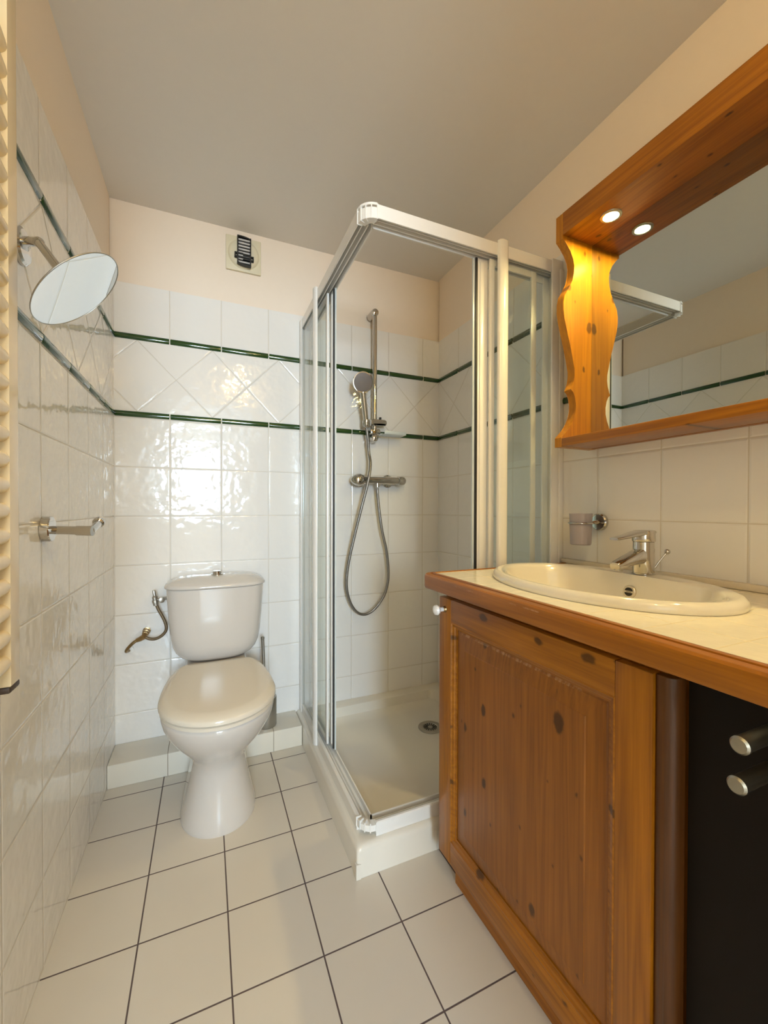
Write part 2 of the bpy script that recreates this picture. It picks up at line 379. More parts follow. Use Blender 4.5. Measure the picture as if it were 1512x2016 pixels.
# ------------------------------------------------------------------ toilet
TX = .376
def egg(z, hw, yf, yb, wb, n=56, e=2.0, px=0):
    """plan outline: rounded front at yf, flat-ish back of half width wb at yb"""
    yc = yf+hw*1.12; P = []
    nf = n//2
    for i in range(nf+1):
        t = PI*i/nf
        P.append((TX+px-hw*math.cos(t), yc-(yc-yf)*math.sin(t), z))
    nb = n-nf-1
    side = nb//2
    for i in range(1, side+1):
        t = i/side; w = wb+(hw-wb)*math.cos(t*PI/2)**1.1
        P.append((TX+px+w, yc+(yb-yc)*math.sin(t*PI/2)**1.0, z))
    for i in range(side-1, -1, -1):
        t = (i+ .0)/side; w = wb+(hw-wb)*math.cos(t*PI/2)**1.1
        if i == 0: continue
        P.append((TX+px-w, yc+(yb-yc)*math.sin(t*PI/2)**1.0, z))
    q = (TX+px-wb, yb, z)
    k = nf+1+side
    P.insert(k, q)
    return P
toilet = thing('toilet', 'white close-coupled toilet with lid down in the left corner', 'toilet', (TX, -.40, 0))
m = MB()
secs = [(0, .119, -.545, -.245, .10), (.012, .121, -.547, -.243, .10), (.05, .112, -.540, -.243, .098), (.12, .096, -.530, -.243, .088), (.18, .085, -.531, -.243, .08),
        (.215, .084, -.541, -.24, .08), (.245, .094, -.562, -.235, .085), (.275, .116, -.592, -.23, .095), (.305, .138, -.621, -.225, .105), (.335, .156, -.644, -.22, .115),
        (.362, .167, -.660, -.215, .122), (.385, .172, -.668, -.213, .126), (.394, .172, -.668, -.213, .126), (.399, .168, -.664, -.216, .123)]
m.loft([egg(z, a, b, c, d) for z, a, b, c, d in secs])
# shelf carrying the cistern, and the outlet
m.box(TX-.118, TX+.118, -.25, -.03, .30, .424, .02, 4); m.box(TX-.06, TX+.06, -.30, -.16, .10, .33, .02, 3)
m.build('pan', M['ceramic'], toilet, 50)
m = MB(); m.loft([egg(z, a, b, c, d) for z, a, b, c, d in ((.4005, .168, -.668, -.215, .12), (.403, .174, -.675, -.213, .124), (.412, .175, -.676, -.213, .124), (.4155, .171, -.671, -.215, .12))])
m.build('seat', M['seat'], toilet, 50)
m = MB()
m.loft([egg(z, a, b, c, d) for z, a, b, c, d in ((.4175, .171, -.672, -.21, .12), (.420, .178, -.680, -.207, .124), (.430, .178, -.680, -.207, .124), (.4345, .175, -.676, -.208, .123), (.4405, .164, -.661, -.212, .117),
        (.4435, .156, -.650, -.216, .111), (.4445, .148, -.640, -.218, .106), (.4450, .10, -.55, -.24, .07), (.4452, .04, -.47, -.30, .03))])
m.build('lid', M['seat'], toilet, 60)
for sx in (-.07, .07): MB().tube([(TX+sx-.018, -.212, .425), (TX+sx+.018, -.212, .425)], .011, 14).build('hinge', M['seat'], toilet)
def dsec(z, hw, yf, yb, n=40, e=3.2, r=.0):
    P = []
    for i in range(n):
        t = 2*PI*i/n; c, s = math.cos(t), math.sin(t)
        x = hw*math.copysign(abs(c)**(2/e), c)
        ys = math.copysign(abs(s)**(2/(e if s < 0 else 8)), s)
        ym = (yf+yb)/2
        P.append((TX+x, ym+ys*(yb-yf)/2, z))
    return P
m = MB()
m.loft([dsec(z, a, b, -.012, e=c) for z, a, b, c in ((.425, .095, -.145, 2.6), (.432, .118, -.160, 2.7), (.445, .138, -.171, 2.8), (.465, .153, -.181, 2.9), (.49, .163, -.187, 3), (.53, .170, -.192, 3.1), (.60, .176, -.197, 3.2), (.68, .181, -.201, 3.2), (.722, .183, -.203, 3.2))])
m.build('cistern', M['ceramic'], toilet, 50)
m = MB()
m.loft([dsec(z, a, b, c, e=3.2) for z, a, b, c in ((.7235, .186, -.206, -.010), (.727, .190, -.211, -.008), (.733, .190, -.211, -.008), (.741, .184, -.205, -.012), (.751, .165, -.187, -.022), (.759, .135, -.162, -.04), (.763, .09, -.135, -.065), (.764, .03, -.11, -.09))])
m.build('cistern_lid', M['ceramic'], toilet, 60)
m = MB(); m.lathe((TX+.002, -.10, .7635), (0, 0, 1), [(0, .024), (.003, .024), (.004, .017), (.0135, .017), (.015, .0155), (.0152, .0)], 32)
m.build('flush_button', M['chrome'], toilet)

# toilet brush on the ledge
tb = thing('toilet_brush', 'steel toilet brush in holder on the ledge right of toilet', 'toilet brush', (.578, -.085, .088))
m = MB(); m.lathe((.578, -.085, .0885), (0, 0, 1), [(0, .041), (.004, .043), (.122, .043), (.125, .041), (.125, .036), (.02, .034), (.018, 0)], 36)
m.build('holder', M['steel'], tb)
m = MB(); m.tube([(.575, -.085, .16), (.568, -.09, .30), (.561, -.095, .47)], [.006, .006, .0065], 14); m.lathe((.561, -.095, .468), (-.07, -.05, 1), [(0, .0065), (.004, .008), (.01, .008), (.014, .004)], 16)
m.build('handle', M['steel'], tb)
m = MB(); m.lathe((.575, -.085, .11), (0, 0, 1), [(0, .012), (.01, .03), (.07, .032), (.085, .012)], 24); m.build('brush_head', M['frame'], tb)

# water supply of the cistern
ws = thing('water_supply_hose', 'brass wall fitting with braided hose feeding the cistern', 'water pipe', (.11, 0, .53))
m = MB(); m.lathe((.112, 0.0005, .533), (0, -1, 0), [(0, .0155), (.004, .0155), (.005, .011), (.022, .011), (.023, .013), (.036, .013), (.037, .010), (.05, .010)], 8)
m.tube([(.112, -.045, .533), (.107, -.05, .522), (.094, -.05, .515), (.082, -.05, .511)], [.010, .011, .0095, .008], 8)
m.build('wall_fitting', M['brass'], ws, 25)
m = MB(); m.tube(smooth([(.088, -.05, .513), (.075, -.05, .506), (.062, -.048, .494), (.049, -.042, .478), (.044, -.030, .466), (.046, -.012, .461), (.05, -.0005, .46)]), .0058, 12); m.build('pipe', M['brass'], ws)
m = MB(); m.lathe((.052, -.0003, .462), (0, -1, 0), [(0, .016), (.003, .015), (.004, .006)], 24); m.build('rosette', M['frame'], ws)
m = MB(); m.tube(smooth([(.112, -.05, .521), (.128, -.053, .513), (.15, -.058, .512), (.172, -.062, .523), (.186, -.064, .541), (.188, -.066, .560), (.1815, -.066, .585), (.171, -.066, .609), (.160, -.066, .632), (.153, -.066, .652)]), .0058, 12)
m.build('hose', M['braid'], ws)
sv = MB(); sv.lathe((.152, -.066, .648), (-.12, 0, 1), [(0, .009), (.010, .0105), (.011, .012), (.022, .012), (.023, .009), (.034, .010), (.04, .006), (.058, .0055), (.062, .004)], 12)
sv.tube([(.150, -.066, .668), (.166, -.067, .672), (.1935, -.074, .676)], [.006, .0065, .006], 10)
sv = sv.build('stop_valve', M['steel'], ws, 25)
m = MB(); m.lathe((.172, -.079, .672), (.25, -1, 0), [(-.004, .005), (.006, .011), (.012, .011), (.014, .006)], 14); m.build('lever', M['steel'], sv)

# ------------------------------------------------------------------ shower tray
TX0, TY0, TZ = .7215, -.8588, .090
def rrect(x0, x1, y0, y1, z, r, n=6):
    P = []
    for cx, cy, a0 in ((x1-r, y1-r, 0), (x0+r, y1-r, 90), (x0+r, y0+r, 180), (x1-r, y0+r, 270)):
        for i in range(n+1):
            a = math.radians(a0+90*i/n); P.append((cx+r*math.cos(a), cy+r*math.sin(a), z))
    return P
tray = thing('shower_tray', 'off-white raised square shower tray in the right back corner', 'shower tray', (1.11, -.43, 0))
e = .0008
X1, Y1 = W-e, -e
rings = [rrect(TX0, X1, TY0, Y1, 0.0005, .006), rrect(TX0, X1, TY0, Y1, TZ-.018, .008)]
for i in range(1, 6):
    t = PI/2*i/5; o = .016*(1-math.cos(t)); rings.append(rrect(TX0+o, X1, TY0+o, Y1, TZ-.018+.018*math.sin(t), .010+o*.5))
rings += [rrect(.795, X1-.055, -.795, Y1-.055, TZ, .035), rrect(.800, X1-.060, -.790, Y1-.060, TZ-.004, .036), rrect(.806, X1-.066, -.784, Y1-.066, .045, .042), rrect(.822, X1-.085, -.765, Y1-.085, .032, .05), rrect(.86, X1-.12, -.73, Y1-.12, .028, .06)]
m = MB(); m.loft(rings); m.build('basin', M['tray'], tray, 40)
# tile slips at the foot of the tray
m = MB(); m.poly([(TX0-.003, TY0-.003, .0005), (TX0+.011, TY0-.003, .0005), (TX0+.011, TY0-.0003, .0005), (TX0-.0003, TY0-.0003, .0005), (TX0-.0003, TY0+.011, .0005), (TX0-.003, TY0+.011, .0005)], (0, 0, .043), .001, 1)
m.build('corner_bead', M['tray'], tray)
m = MB(); m.box(.9745, .9775, TY0-.0015, TY0-.0002, .001, .06); m.build('joint', M['white_joint'], tray)
m = MB(); m.lathe((1.283, -.29, .0275), (0, 0, 1), [(0, .056), (.003, .0555), (.004, .052), (.0045, .034), (.003, .033), (.003, 0)], 48)
dr = m.build('drain_cover', M['steel'], tray)
m = MB()
for k in range(16):
    a = 2*PI*k/16; c, s = math.cos(a), math.sin(a); q = .0026
    P = [(1.283+c*r-s*w, -.29+s*r+c*w, .0309) for r, w in ((.012, -q*.5), (.031, -q), (.031, q), (.012, q*.5))]
    m.poly(P, (0, 0, .0006))
m.build('slot', M['black'], dr)

# ------------------------------------------------------------------ shower enclosure (corner entry, both doors pushed open)
EX, EY = .742, -.842                      # outer faces of the left and front side
RZ0, RZ1, BZ1 = 1.866, 1.908, .130
enc = thing('shower_enclosure', 'white framed glass corner shower enclosure standing on the tray', 'shower enclosure', (EX+.02, EY+.02, TZ))
RC_ = .044
def rail_sec(side, top):
    """channel cross-section as (depth from the outer face, z) polygon"""
    if top:
        return [(0, RZ0), (.004, RZ0), (.004, RZ0+.030), (.016, RZ0+.030), (.016, RZ0+.004), (.019, RZ0+.004), (.019, RZ0+.030), (.032, RZ0+.030), (.032, RZ0+.004), (.035, RZ0+.004), (.035, RZ0+.030), (.046, RZ0+.030), (.046, RZ0), (.050, RZ0), (.050, RZ1-.003), (.047, RZ1), (.003, RZ1), (0, RZ1-.003)]
    z = TZ+.0006
    return [(0, z), (.048, z), (.048, z+.030), (.044, z+.030), (.044, z+.012), (.034, z+.012), (.034, z+.024), (.031, z+.024), (.031, z+.012), (.018, z+.012), (.018, z+.030), (.015, z+.034), (.010, BZ1), (.003, BZ1), (0, BZ1-.003)]
for top in (True, False):
    nm = 'top_rail' if top else 'bottom_rail'
    m = MB(); m.poly([(EX+d, EY+RC_, z) for d, z in rail_sec(0, top)], (0, -(EY+RC_)-.001, 0)); m.build(nm, M['frame'], enc, 20)
    m = MB(); m.poly([(EX+RC_, EY+d, z) for d, z in rail_sec(1, top)], (W-.001-EX-RC_, 0, 0)); m.build(nm, M['frame'], enc, 20)
    # rounded, ribbed corner connector
    z0, z1 = (RZ0-.002, RZ1-.004) if top else (TZ+.016, BZ1-.001)
    m = MB(); cx, cy = EX+RC_, EY+RC_; n = 20
    out = [(cx-RC_*math.cos(PI/2*i/n), cy-RC_*math.sin(PI/2*i/n)) for i in range(n+1)]
    inn = [(cx-.020*math.cos(PI/2*i/n), cy-.020*math.sin(PI/2*i/n)) for i in range(n+1)]
    m.poly([(x, y, z0) for x, y in out+inn[::-1]], (0, 0, (z1-z0)*.78))
    for a in (0, 24, 46, 68, 90):
        a = math.radians(a); c, s = math.cos(a), math.sin(a); q = .0016
        P = [(cx-c*r+s*w, cy-s*r-c*w, z0-.002) for r, w in ((.030, -q), (RC_+.0022, -q), (RC_+.0022, q), (.030, q))]
        m.poly(P, (0, 0, z1-z0+.004), 0)
    rim = [(cx-(RC_+.001)*math.cos(PI/2*i/n), cy-(RC_+.001)*math.sin(PI/2*i/n)) for i in range(n+1)]
    rin = [(cx-(RC_-.003)*math.cos(PI/2*i/n), cy-(RC_-.003)*math.sin(PI/2*i/n)) for i in range(n+1)]
    if top: m.poly([(x, y, z1-.003) for x, y in rim+rin[::-1]], (0, 0, .007))
    m.build('corner_connector', M['frame'], enc, 30)
zb, zt = TZ+.034, RZ0-.002
# wall profiles, fixed posts and fixed panes
m = MB(); m.box(EX-.004, EX+.006, -.040, -.0008, TZ+.0006, RZ1+.004, .003); m.box(EX+.006, EX+.042, -.030, -.0008, TZ+.036, RZ0-.001, .002)
m.build('wall_profile', M['frame'], enc)
m = MB(); m.box(W-.050, W-.0008, EY-.004, EY+.006, TZ+.0006, RZ1+.004, .003); m.box(W-.03, W-.0008, EY+.006, EY+.042, TZ+.036, RZ0-.001, .002)
m.box(W-.020, W-.0008, EY-.010, EY-.004, TZ+.001, RZ1-.03, .002)
m.build('wall_profile', M['frame'], enc)
def post(cx, cy, ax, ay, name):
    m = MB(); n = 18; P = []
    for i in range(n+1):                   # D-shaped section, round side outwards
        t = PI*i/n; a, b = math.cos(t), math.sin(t)
        P.append((cx+ax[0]*.021*a+ay[0]*.013*b, cy+ax[1]*.021*a+ay[1]*.013*b, TZ+.0006))
    m.poly(P, (0, 0, RZ1+.005-TZ), .0015, 1)
    return m.build(name, M['frame'], enc, 40)
post(EX-.0005, -.312, (0, 1), (-1, 0), 'post'); post(1.231, EY-.0005, (1, 0), (0, -1), 'post')
MB().box(EX+.005, EX+.010, -.30, -.035, TZ+.0265, RZ0+.02).build('fixed_pane', M['glass'], enc)
MB().box(1.24, W-.045, EY+.005, EY+.010, TZ+.0265, RZ0+.02).build('fixed_pane', M['glass'], enc)
# sliding panels: (along from the wall side start, end, depth), stiles, glass; the innermost pair carries the seal
def panel(side, a0, a1, d, w0, w1, seal):
    """a0 = leading edge, a1 = trailing edge measured from the enclosure corner"""
    def bx(m, s0, s1, d0, d1, z0, z1, bev=0):
        if side == 'l': m.box(EX+d0, EX+d1, EY+s0, EY+s1, z0, z1, bev)
        else: m.box(EX+s0, EX+s1, EY+d0, EY+d1, z0, z1, bev)
    m = MB(); bx(m, a0, a0+w0, d-.0045, d+.0045, zb, zt, .002)
    if w0 > .03: bx(m, a0+.008, a0+.026, d-.0075, d+.0045, zb+.01, zt-.012, .002)
    bx(m, a1-w1, a1, d-.0045, d+.0045, zb, zt, .002)
    bx(m, a0+w0, a1-w1, d-.003, d+.003, zt-.022, zt, 0); bx(m, a0+w0, a1-w1, d-.003, d+.003, zb, zb+.016, 0)
    o = m.build('sliding_panel', M['frame'], enc)
    m = MB(); bx(m, a0+w0-.004, a1-w1+.004, d-.002, d+.002, zb+.008, zt-.01); m.build('glass_pane', M['glass'], o)
    if seal:
        m = MB(); bx(m, a0-.008, a0-.0002, d-.005, d+.005, zb, zt); m.build('seal', M['seal'], o)
        m = MB(); bx(m, a0-.016, a0-.0083, d-.001, d+.004, zb, zt); m.build('seal_lip', M['clear'], o)
panel('f', .455, .655, .0255, .020, .022, False); panel('f', .417, .735, .0405, .041, .034, True)
panel('l', .448, .655, .0255, .020, .022, False); panel('l', .417, .800, .0405, .041, .034, True)

# ------------------------------------------------------------------ shower fittings
BX, BY = 1.100, -.052
HB, HT = Vector((1.046, -.084, 1.432)), Vector((1.0185, -.106, 1.582))
sr = thing('shower_rail', 'chrome vertical shower slide bar on the back wall', 'shower rail', (BX, 0, 1.4))
m = MB(); m.tube([(BX, BY, 1.37), (BX, BY, 2.0)], .0115, 24); m.build('bar', M['chrome'], sr)
for z in (1.998, 1.383):
    m = MB(); m.lathe((BX-.002, -.0005, z), (0, -1, 0), [(0, .019), (.045, .019), (.058, .0185), (.066, .016), (.070, .010), (.071, 0)], 32); m.build('bracket', M['chrome'], sr)
m = MB(); m.tube([(1.0665, BY-.021, 1.4565), (1.070, BY-.020, 1.457), (1.149, BY-.004, 1.462), (1.157, BY-.003, 1.462)], [.014, .0165, .0165, .013], 28)
m.lathe(HB+(HT-HB).normalized()*.014, HT-HB, [(-.016, .0145), (-.012, .0175), (.012, .0185), (.017, .017), (.017, .0142), (-.016, .0138), (-.016, .0145)], 24, cap=False); m.build('slider', M['chrome'], sr)
m = MB(); m.lathe((1.128, BY-.006, 1.478), (0, 0, 1), [(0, .006), (.009, .006), (.01, .004)], 12); m.build('release_button', M['black'], sr)
m = MB(); m.box(BX-.026, BX+.026, BY-.016, BY+.012, 1.400, 1.428, .006, 3); m.build('soap_dish_clip', M['chrome'], sr)
m = MB(); m.box(BX+.028, BX+.144, BY-.060, BY+.018, 1.398, 1.4005, .001); m.box(BX+.028, BX+.144, BY-.060, BY-.0575, 1.4005, 1.414, .001); m.box(BX+.028, BX+.144, BY+.0155, BY+.018, 1.4005, 1.414, .001); m.box(BX+.1415, BX+.144, BY-.0575, BY+.0155, 1.4005, 1.414, .001)
m.build('soap_dish', M['clear'], sr)

hs = thing('hand_shower', 'round chrome hand shower held in the slider on the bar', 'hand shower', HB)
ax = (HT-HB).normalized()
hn = Vector((-.16, -.93, -.33)).normalized(); HC = Vector((1.0095, -.128, 1.627))
m = MB(); m.tube([HB-ax*.004, HB+ax*.03, HB+ax*.08, HB+ax*.12, HT, HT+Vector((-.003, -.001, .016)), HC-hn*.021+Vector((0, 0, -.008))], [.0105, .012, .0135, .0135, .0145, .016, .014], 24); m.build('handle', M['chrome'], hs)
m = MB(); m.lathe(HC, hn, [(-.020, .012), (-.016, .030), (-.006, .045), (.002, .0485), (.006, .0475), (.0065, .043)], 48); m.build('head', M['chrome'], hs)
m = MB(); m.lathe(HC, hn, [(.0062, .0435), (.0078, .0432), (.0082, .040), (.0084, 0)], 48); m.build('spray_face', M['spray'], hs)

mx = thing('shower_mixer', 'chrome thermostatic shower mixer bar below the slide rail', 'shower mixer', (1.115, 0, 1.175))
MZ, MY = 1.176, -.060
m = MB(); m.tube([(1.035, MY, MZ), (1.225, MY, MZ)], .0185, 28); m.lathe((1.111, MY, MZ-.010), (0, 0, -1), [(0, .011), (.024, .011), (.025, .009)], 20); m.build('body', M['chrome'], mx)
m = MB(); m.lathe((1.037, MY, MZ), (-1, 0, 0), [(0, .019), (.002, .026), (.018, .031), (.034, .029), (.050, .022), (.060, .012), (.064, .002)], 32); m.build('knob', M['chrome'], mx)
m = MB(); m.lathe((1.222, MY, MZ), (1, 0, 0), [(0, .019), (.002, .023), (.020, .024), (.034, .021), (.042, .013), (.046, .002)], 32); m.build('knob', M['chrome'], mx)
for x in (1.042, 1.192):
    m = MB(); m.lathe((x, -.0005, MZ), (0, -1, 0), [(0, .033), (.006, .032), (.012, .026), (.014, .013), (.05, .013)], 32); m.build('rosette', M['chrome'], mx)

hp = [(1.046, -.083, 1.424), (1.054, -.078, 1.38), (1.064, -.068, 1.31), (1.064, -.088, 1.25), (1.048, -.100, 1.17), (1.020, -.090, 1.05), (.990, -.075, .915), (.961, -.062, .770), (.9545, -.055, .667), (.972, -.05, .590), (1.004, -.05, .537), (1.044, -.05, .517), (1.085, -.05, .527), (1.125, -.05, .562), (1.160, -.05, .617), (1.176, -.052, .70), (1.164, -.056, .82), (1.137, -.06, .93), (1.119, -.06, 1.05), (1.111, -.06, 1.138)]
m = MB(); m.tube(smooth(hp, 8), .0068, 14)
o = m.build('shower_hose', M['hose']); tag(o, 'metal shower hose hanging in a long loop below the mixer', 'hose')

# ------------------------------------------------------------------ ventilation outlet high on the back wall
ve = thing('air_vent', 'square cream air vent with black grille under the ceiling', 'vent', (.491, RC, 2.16))
VX0, VX1, VZ0, VZ1 = .418, .566, 2.089, 2.239; vx, vz = .492, 2.164
m = MB(); m.box(VX0, VX1, 0.000, RC-.0005, VZ0, VZ1, .003); m.build('plate', M['vent'], ve)
m = MB(); m.lathe((vx, -.0002, vz), (0, -1, 0), [(0, .066), (.008, .062), (.014, .052), (.014, .034)], 48); m.build('dial', M['vent'], ve)
def sq(x, hw=.028): return .054 + .010*math.sqrt(max(0, 1-((x+.018)/.046)**2))
m = MB()
for x in (-.0265, .0265): m.box(vx+x-.0025, vx+x+.0025, -.030, -.0146, vz-.057, vz+.060, .0008)
top = [(vx+x, -.030, vz+sq(x)) for x in [-.029+.058*i/12 for i in range(13)]]
m.poly(top+[(x, y, z-.006) for x, y, z in top[::-1]], (0, .015, 0))
bot = [(vx-x, -.030, vz-sq(x)) for x in [-.029+.058*i/12 for i in range(13)]]
m.poly(bot+[(x, y, z+.006) for x, y, z in bot[::-1]], (0, .015, 0))
m.box(vx-.0285, vx+.0285, -.0150, -.0143, vz-.056, vz+.056)
m.box(vx-.040, vx-.005, -.031, -.017, vz-.032, vz-.026, .0006); m.box(vx-.040, vx-.036, -.031, -.017, vz-.032, vz-.012, .0006); m.box(vx-.040, vx-.005, -.031, -.017, vz-.016, vz-.011, .0006)
m.box(vx-.005, vx+.040, -.031, -.017, vz-.038, vz-.033, .0006); m.box(vx+.036, vx+.040, -.031, -.017, vz-.038, vz-.018, .0006); m.box(vx-.005, vx+.040, -.031, -.017, vz-.022, vz-.018, .0006)
g = m.build('grille', M['vent_dark'], ve)
m = MB()
for k in range(8):
    z = vz+.048-.0135*k; m.box(vx-.0238, vx+.0238, -.027+.0005*k, -.018, z-.0034, z+.0034, .0006)
m.build('slats', M['vent_slat'], g)

# ------------------------------------------------------------------ left wall: towel radiator, holder, shaving mirror
ra = thing('towel_radiator', 'cream tubular towel radiator on the left wall', 'radiator', (.062, -1.41, .77))
RY0, RY1 = -1.174, -1.133
def colm(y0, y1):
    m = MB(); n = 10; P = []
    for i in range(n+1):
        t = PI*i/n; P.append((.062+.017*math.cos(t), y1-.012+.012*math.sin(t), .779))
    P += [(.045, y0, .779), (.079, y0, .779)]
    m.poly(P, (0, 0, 1.25), .003, 2); return m.build('upright', M['radiator'], ra, 30)
u_ = colm(RY0, RY1)
m = MB(); m.box(.047, .077, RY0+.002, RY1-.003, .7685, .7790, .003); m.build('end_cap', M['cap'], u_)
u_ = colm(-1.70, -1.65)
m = MB(); m.box(.047, .077, -1.698, -1.653, .7685, .7790, .003); m.build('end_cap', M['cap'], u_)
for k in range(30):
    z = .8145+.0366*k
    if k in (25, 26): continue
    m = MB(); m.tube(smooth([(.066, -1.166, z), (.070, -1.22, z), (.078, -1.40, z), (.070, -1.60, z), (.066, -1.66, z)], 4), .0125, 14); m.build('bar', M['radiator'], ra)
for y in (-1.158, -1.675):
    for z in (.86, 1.90): MB().tube([(.0006, y, z), (.046, y, z)], .011, 14).build('wall_bracket', M['radiator'], ra)

th = thing('toilet_roll_holder', 'empty chrome holder arm with upturned tip on left wall', 'toilet roll holder', (0, -.776, .99))
m = MB(); m.lathe((.0005, -.776, .990), (1, 0, 0), [(0, .0285), (.015, .0285), (.017, .027), (.018, .010)], 40); m.build('rosette', M['chrome'], th)
m = MB(); m.tube([(.010, -.776, .988), (.070, -.790, .986)], .0095, 24); m.tube([(.066, -.789, .986), (.098, -.797, .985)], .0115, 24); m.build('arm', M['chrome'], th)
m = MB(); m.tube([(.094, -.790, .986), (.097, -.765, .995), (.099, -.745, 1.002)], [.008, .008, .009], 18); m.lathe((.0985, -.748, 1.0015), (.05, .8, .35), [(-.004, .009), (.0, .0125), (.008, .0125), (.012, .009), (.013, 0)], 24); m.build('tip', M['chrome'], th)

sm = thing('shaving_mirror', 'round chrome shaving mirror on a swivel arm, left wall', 'mirror', (0, -.885, 1.56))
MC = Vector((.142, -1.103, 1.397)); MN = Vector((.705, -.010, -.709)).normalized()
m = MB(); m.lathe((.0005, -.895, 1.555), (1, 0, 0), [(0, .035), (.006, .035), (.010, .031), (.012, .012)], 40); m.build('rosette', M['chrome'], sm)
EL = Vector((.062, -1.000, 1.515))
m = MB(); m.tube([(.008, -.895, 1.555), (.022, -.93, 1.548), (.044, -.970, 1.530), EL], [.009, .009, .0085, .0085], 20)
BK = MC-MN*.016
m.tube([EL, BK], .0072, 20); m.ball(EL, .0092); m.build('arm', M['chrome'], sm)
m = MB(); m.lathe(MC, MN, [(-.016, .012), (-.013, .03), (-.007, .060), (-.002, .0770), (.0, .0795), (.0012, .0795), (.0014, .0785), (-.001, .0783)], 72, cap=False); m.lathe(MC, MN, [(-.0165, .012), (-.0163, 0)], 72, cap=False); m.build('back_shell', M['steel'], sm)
RCV = 1.1                                  # slightly hollow, magnifying glass
m = MB(); m.lathe(MC, MN, [(-.0012, .0770), (-.0008, .0782), (.0006, .0782)]+[(.0006-(.0782**2-r*r)/(2*RCV), r) for r in [.0782*(1-i/24) for i in range(1, 24)]]+[(.0006-.0782**2/(2*RCV), 0)], 96, cap=False)
m.build('mirror_glass', M['mirror_round'], sm, 60)

# ------------------------------------------------------------------ vanity (turned one degree to the wall)
PV = Vector((.910, -.900, 0)); ROTV = Matrix.Translation(PV) @ Matrix.Rotation(.015, 4, 'Z') @ Matrix.Translation(-PV)
va = thing('vanity_cabinet', 'orange pine vanity cabinet with panelled door beside the shower', 'cabinet', (1.2, -1.24, 0))
DX = .947; DY0, DY1, DZ0, DZ1 = -1.524, -.921, .062, .789
m = MB()
m.box(DX+.021, 1.46, -.945, -.925, .062, .808, .001); m.box(.992, 1.46, -1.556, -1.536, .002, .808, .001)     # sides
m.box(DX+.022, 1.45, -1.534, -.945, .062, .080); m.box(1.44, 1.455, -1.534, -.945, .08, .808)                   # bottom, back
m.box(DX+.0212, DX+.045, -1.534, -.945, .775, .808, .001)
m.build('carcass', M['pine_z'], va, move=ROTV)
m = MB(); m.box(.9685, .985, -1.534, -.975, .0006, .0615); m.box(.985, 1.44, -.99, -.976, .0006, .0615); m.build('toe_kick', M['pine_edge'], va, move=ROTV)
P = [(.968, -1.5262), (.953, -1.5262), (.9515, -1.529), (.9515, -1.534)]+[(.9745-.023*math.cos(t), -1.534-.021*math.sin(t)) for t in [PI/2*i/8 for i in range(1, 9)]]
m = MB(); m.poly([(x, y, .010) for x, y in P], (0, 0, .779), .001, 1); m.build('edge_strip', M['pine_dark'], va, move=ROTV)
# panelled door
def door_part(a0, a1, z0, z1, mat, nm, par):
    return MB().box(DX, DX+.020, a0, a1, z0, z1, .0015).build(nm, mat, par, move=ROTV)
SW = .062
ya, yb, za, zb_ = DY0+SW, DY1-SW+.004, DZ0+SW, DZ1-SW
def frame_loop(levels):
    """nested rectangles (inset, depth) lofted into a picture-frame moulding or raised panel"""
    return [[(DX+d, ya+i, za+i), (DX+d, yb-i, za+i), (DX+d, yb-i, zb_-i), (DX+d, ya+i, zb_-i)] for i, d in levels]
m = MB(); m.loft(frame_loop([(.006, .0155), (.006, .0125), (.020, .0120), (.022, .0105), (.058, .0045), (.060, .0028)])); door = m.build('door', M['pine_panel'], va, 15, move=ROTV)
MB().box(DX, DX+.020, DY0, DY0+SW, DZ0, DZ1, .0025).build('stile', M['pine_z'], door, move=ROTV)
MB().box(DX, DX+.020, DY1-SW+.004, DY1, DZ0, DZ1, .0025).build('stile', M['pine_z'], door, move=ROTV)
MB().box(DX+.0004, DX+.0195, ya, yb, DZ1-SW, DZ1, .0015).build('cross_rail', M['pine_y'], door, move=ROTV)
MB().box(DX+.0004, DX+.0195, ya, yb, DZ0, DZ0+SW, .0015).build('cross_rail', M['pine_y'], door, move=ROTV)
m = MB(); m.loft(frame_loop([(-.001, .0004), (.002, -.0005), (.004, .003), (.010, .005), (.012, .0085), (.0165, .0095), (.0165, .016), (-.001, .016)]), cap=False); m.build('moulding', M['pine_y'], door, 20, move=ROTV)
m = MB(); m.lathe((DX-.0003, -.950, .7575), (-1, 0, 0), [(0, .009), (.004, .0075), (.006, .006)], 24); kb = m.build('knob_base', M['brass'], door, move=ROTV)
m = MB(); m.lathe((DX-.006, -.950, .7575), (-1, 0, 0), [(0, .0058), (.010, .0062), (.013, .009), (.016, .0125), (.021, .0145), (.026, .0125), (.030, .006), (.031, 0)], 32); m.build('knob', M['knob'], door, move=ROTV)

# dark unit under the right end of the worktop
dk = thing('dark_cabinet', 'dark brown unit under the right end of the worktop', 'cabinet', (1.2, -1.70, 0))
m = MB(); m.box(.976, 1.46, -1.85, -1.5575, .0006, .805, .002); m.build('body', M['dark'], dk, move=ROTV)
for z, y in ((.766, -1.660), (.718, -1.6575)):
    m = MB(); m.lathe((.975, y, z), (-1, 0, 0), [(0, .0096), (.069, .0096), (.0695, .0104), (.074, .0104), (.0765, .0082), (.0772, 0)], 32)
    h_ = m.build('handle', M['alu'], dk)

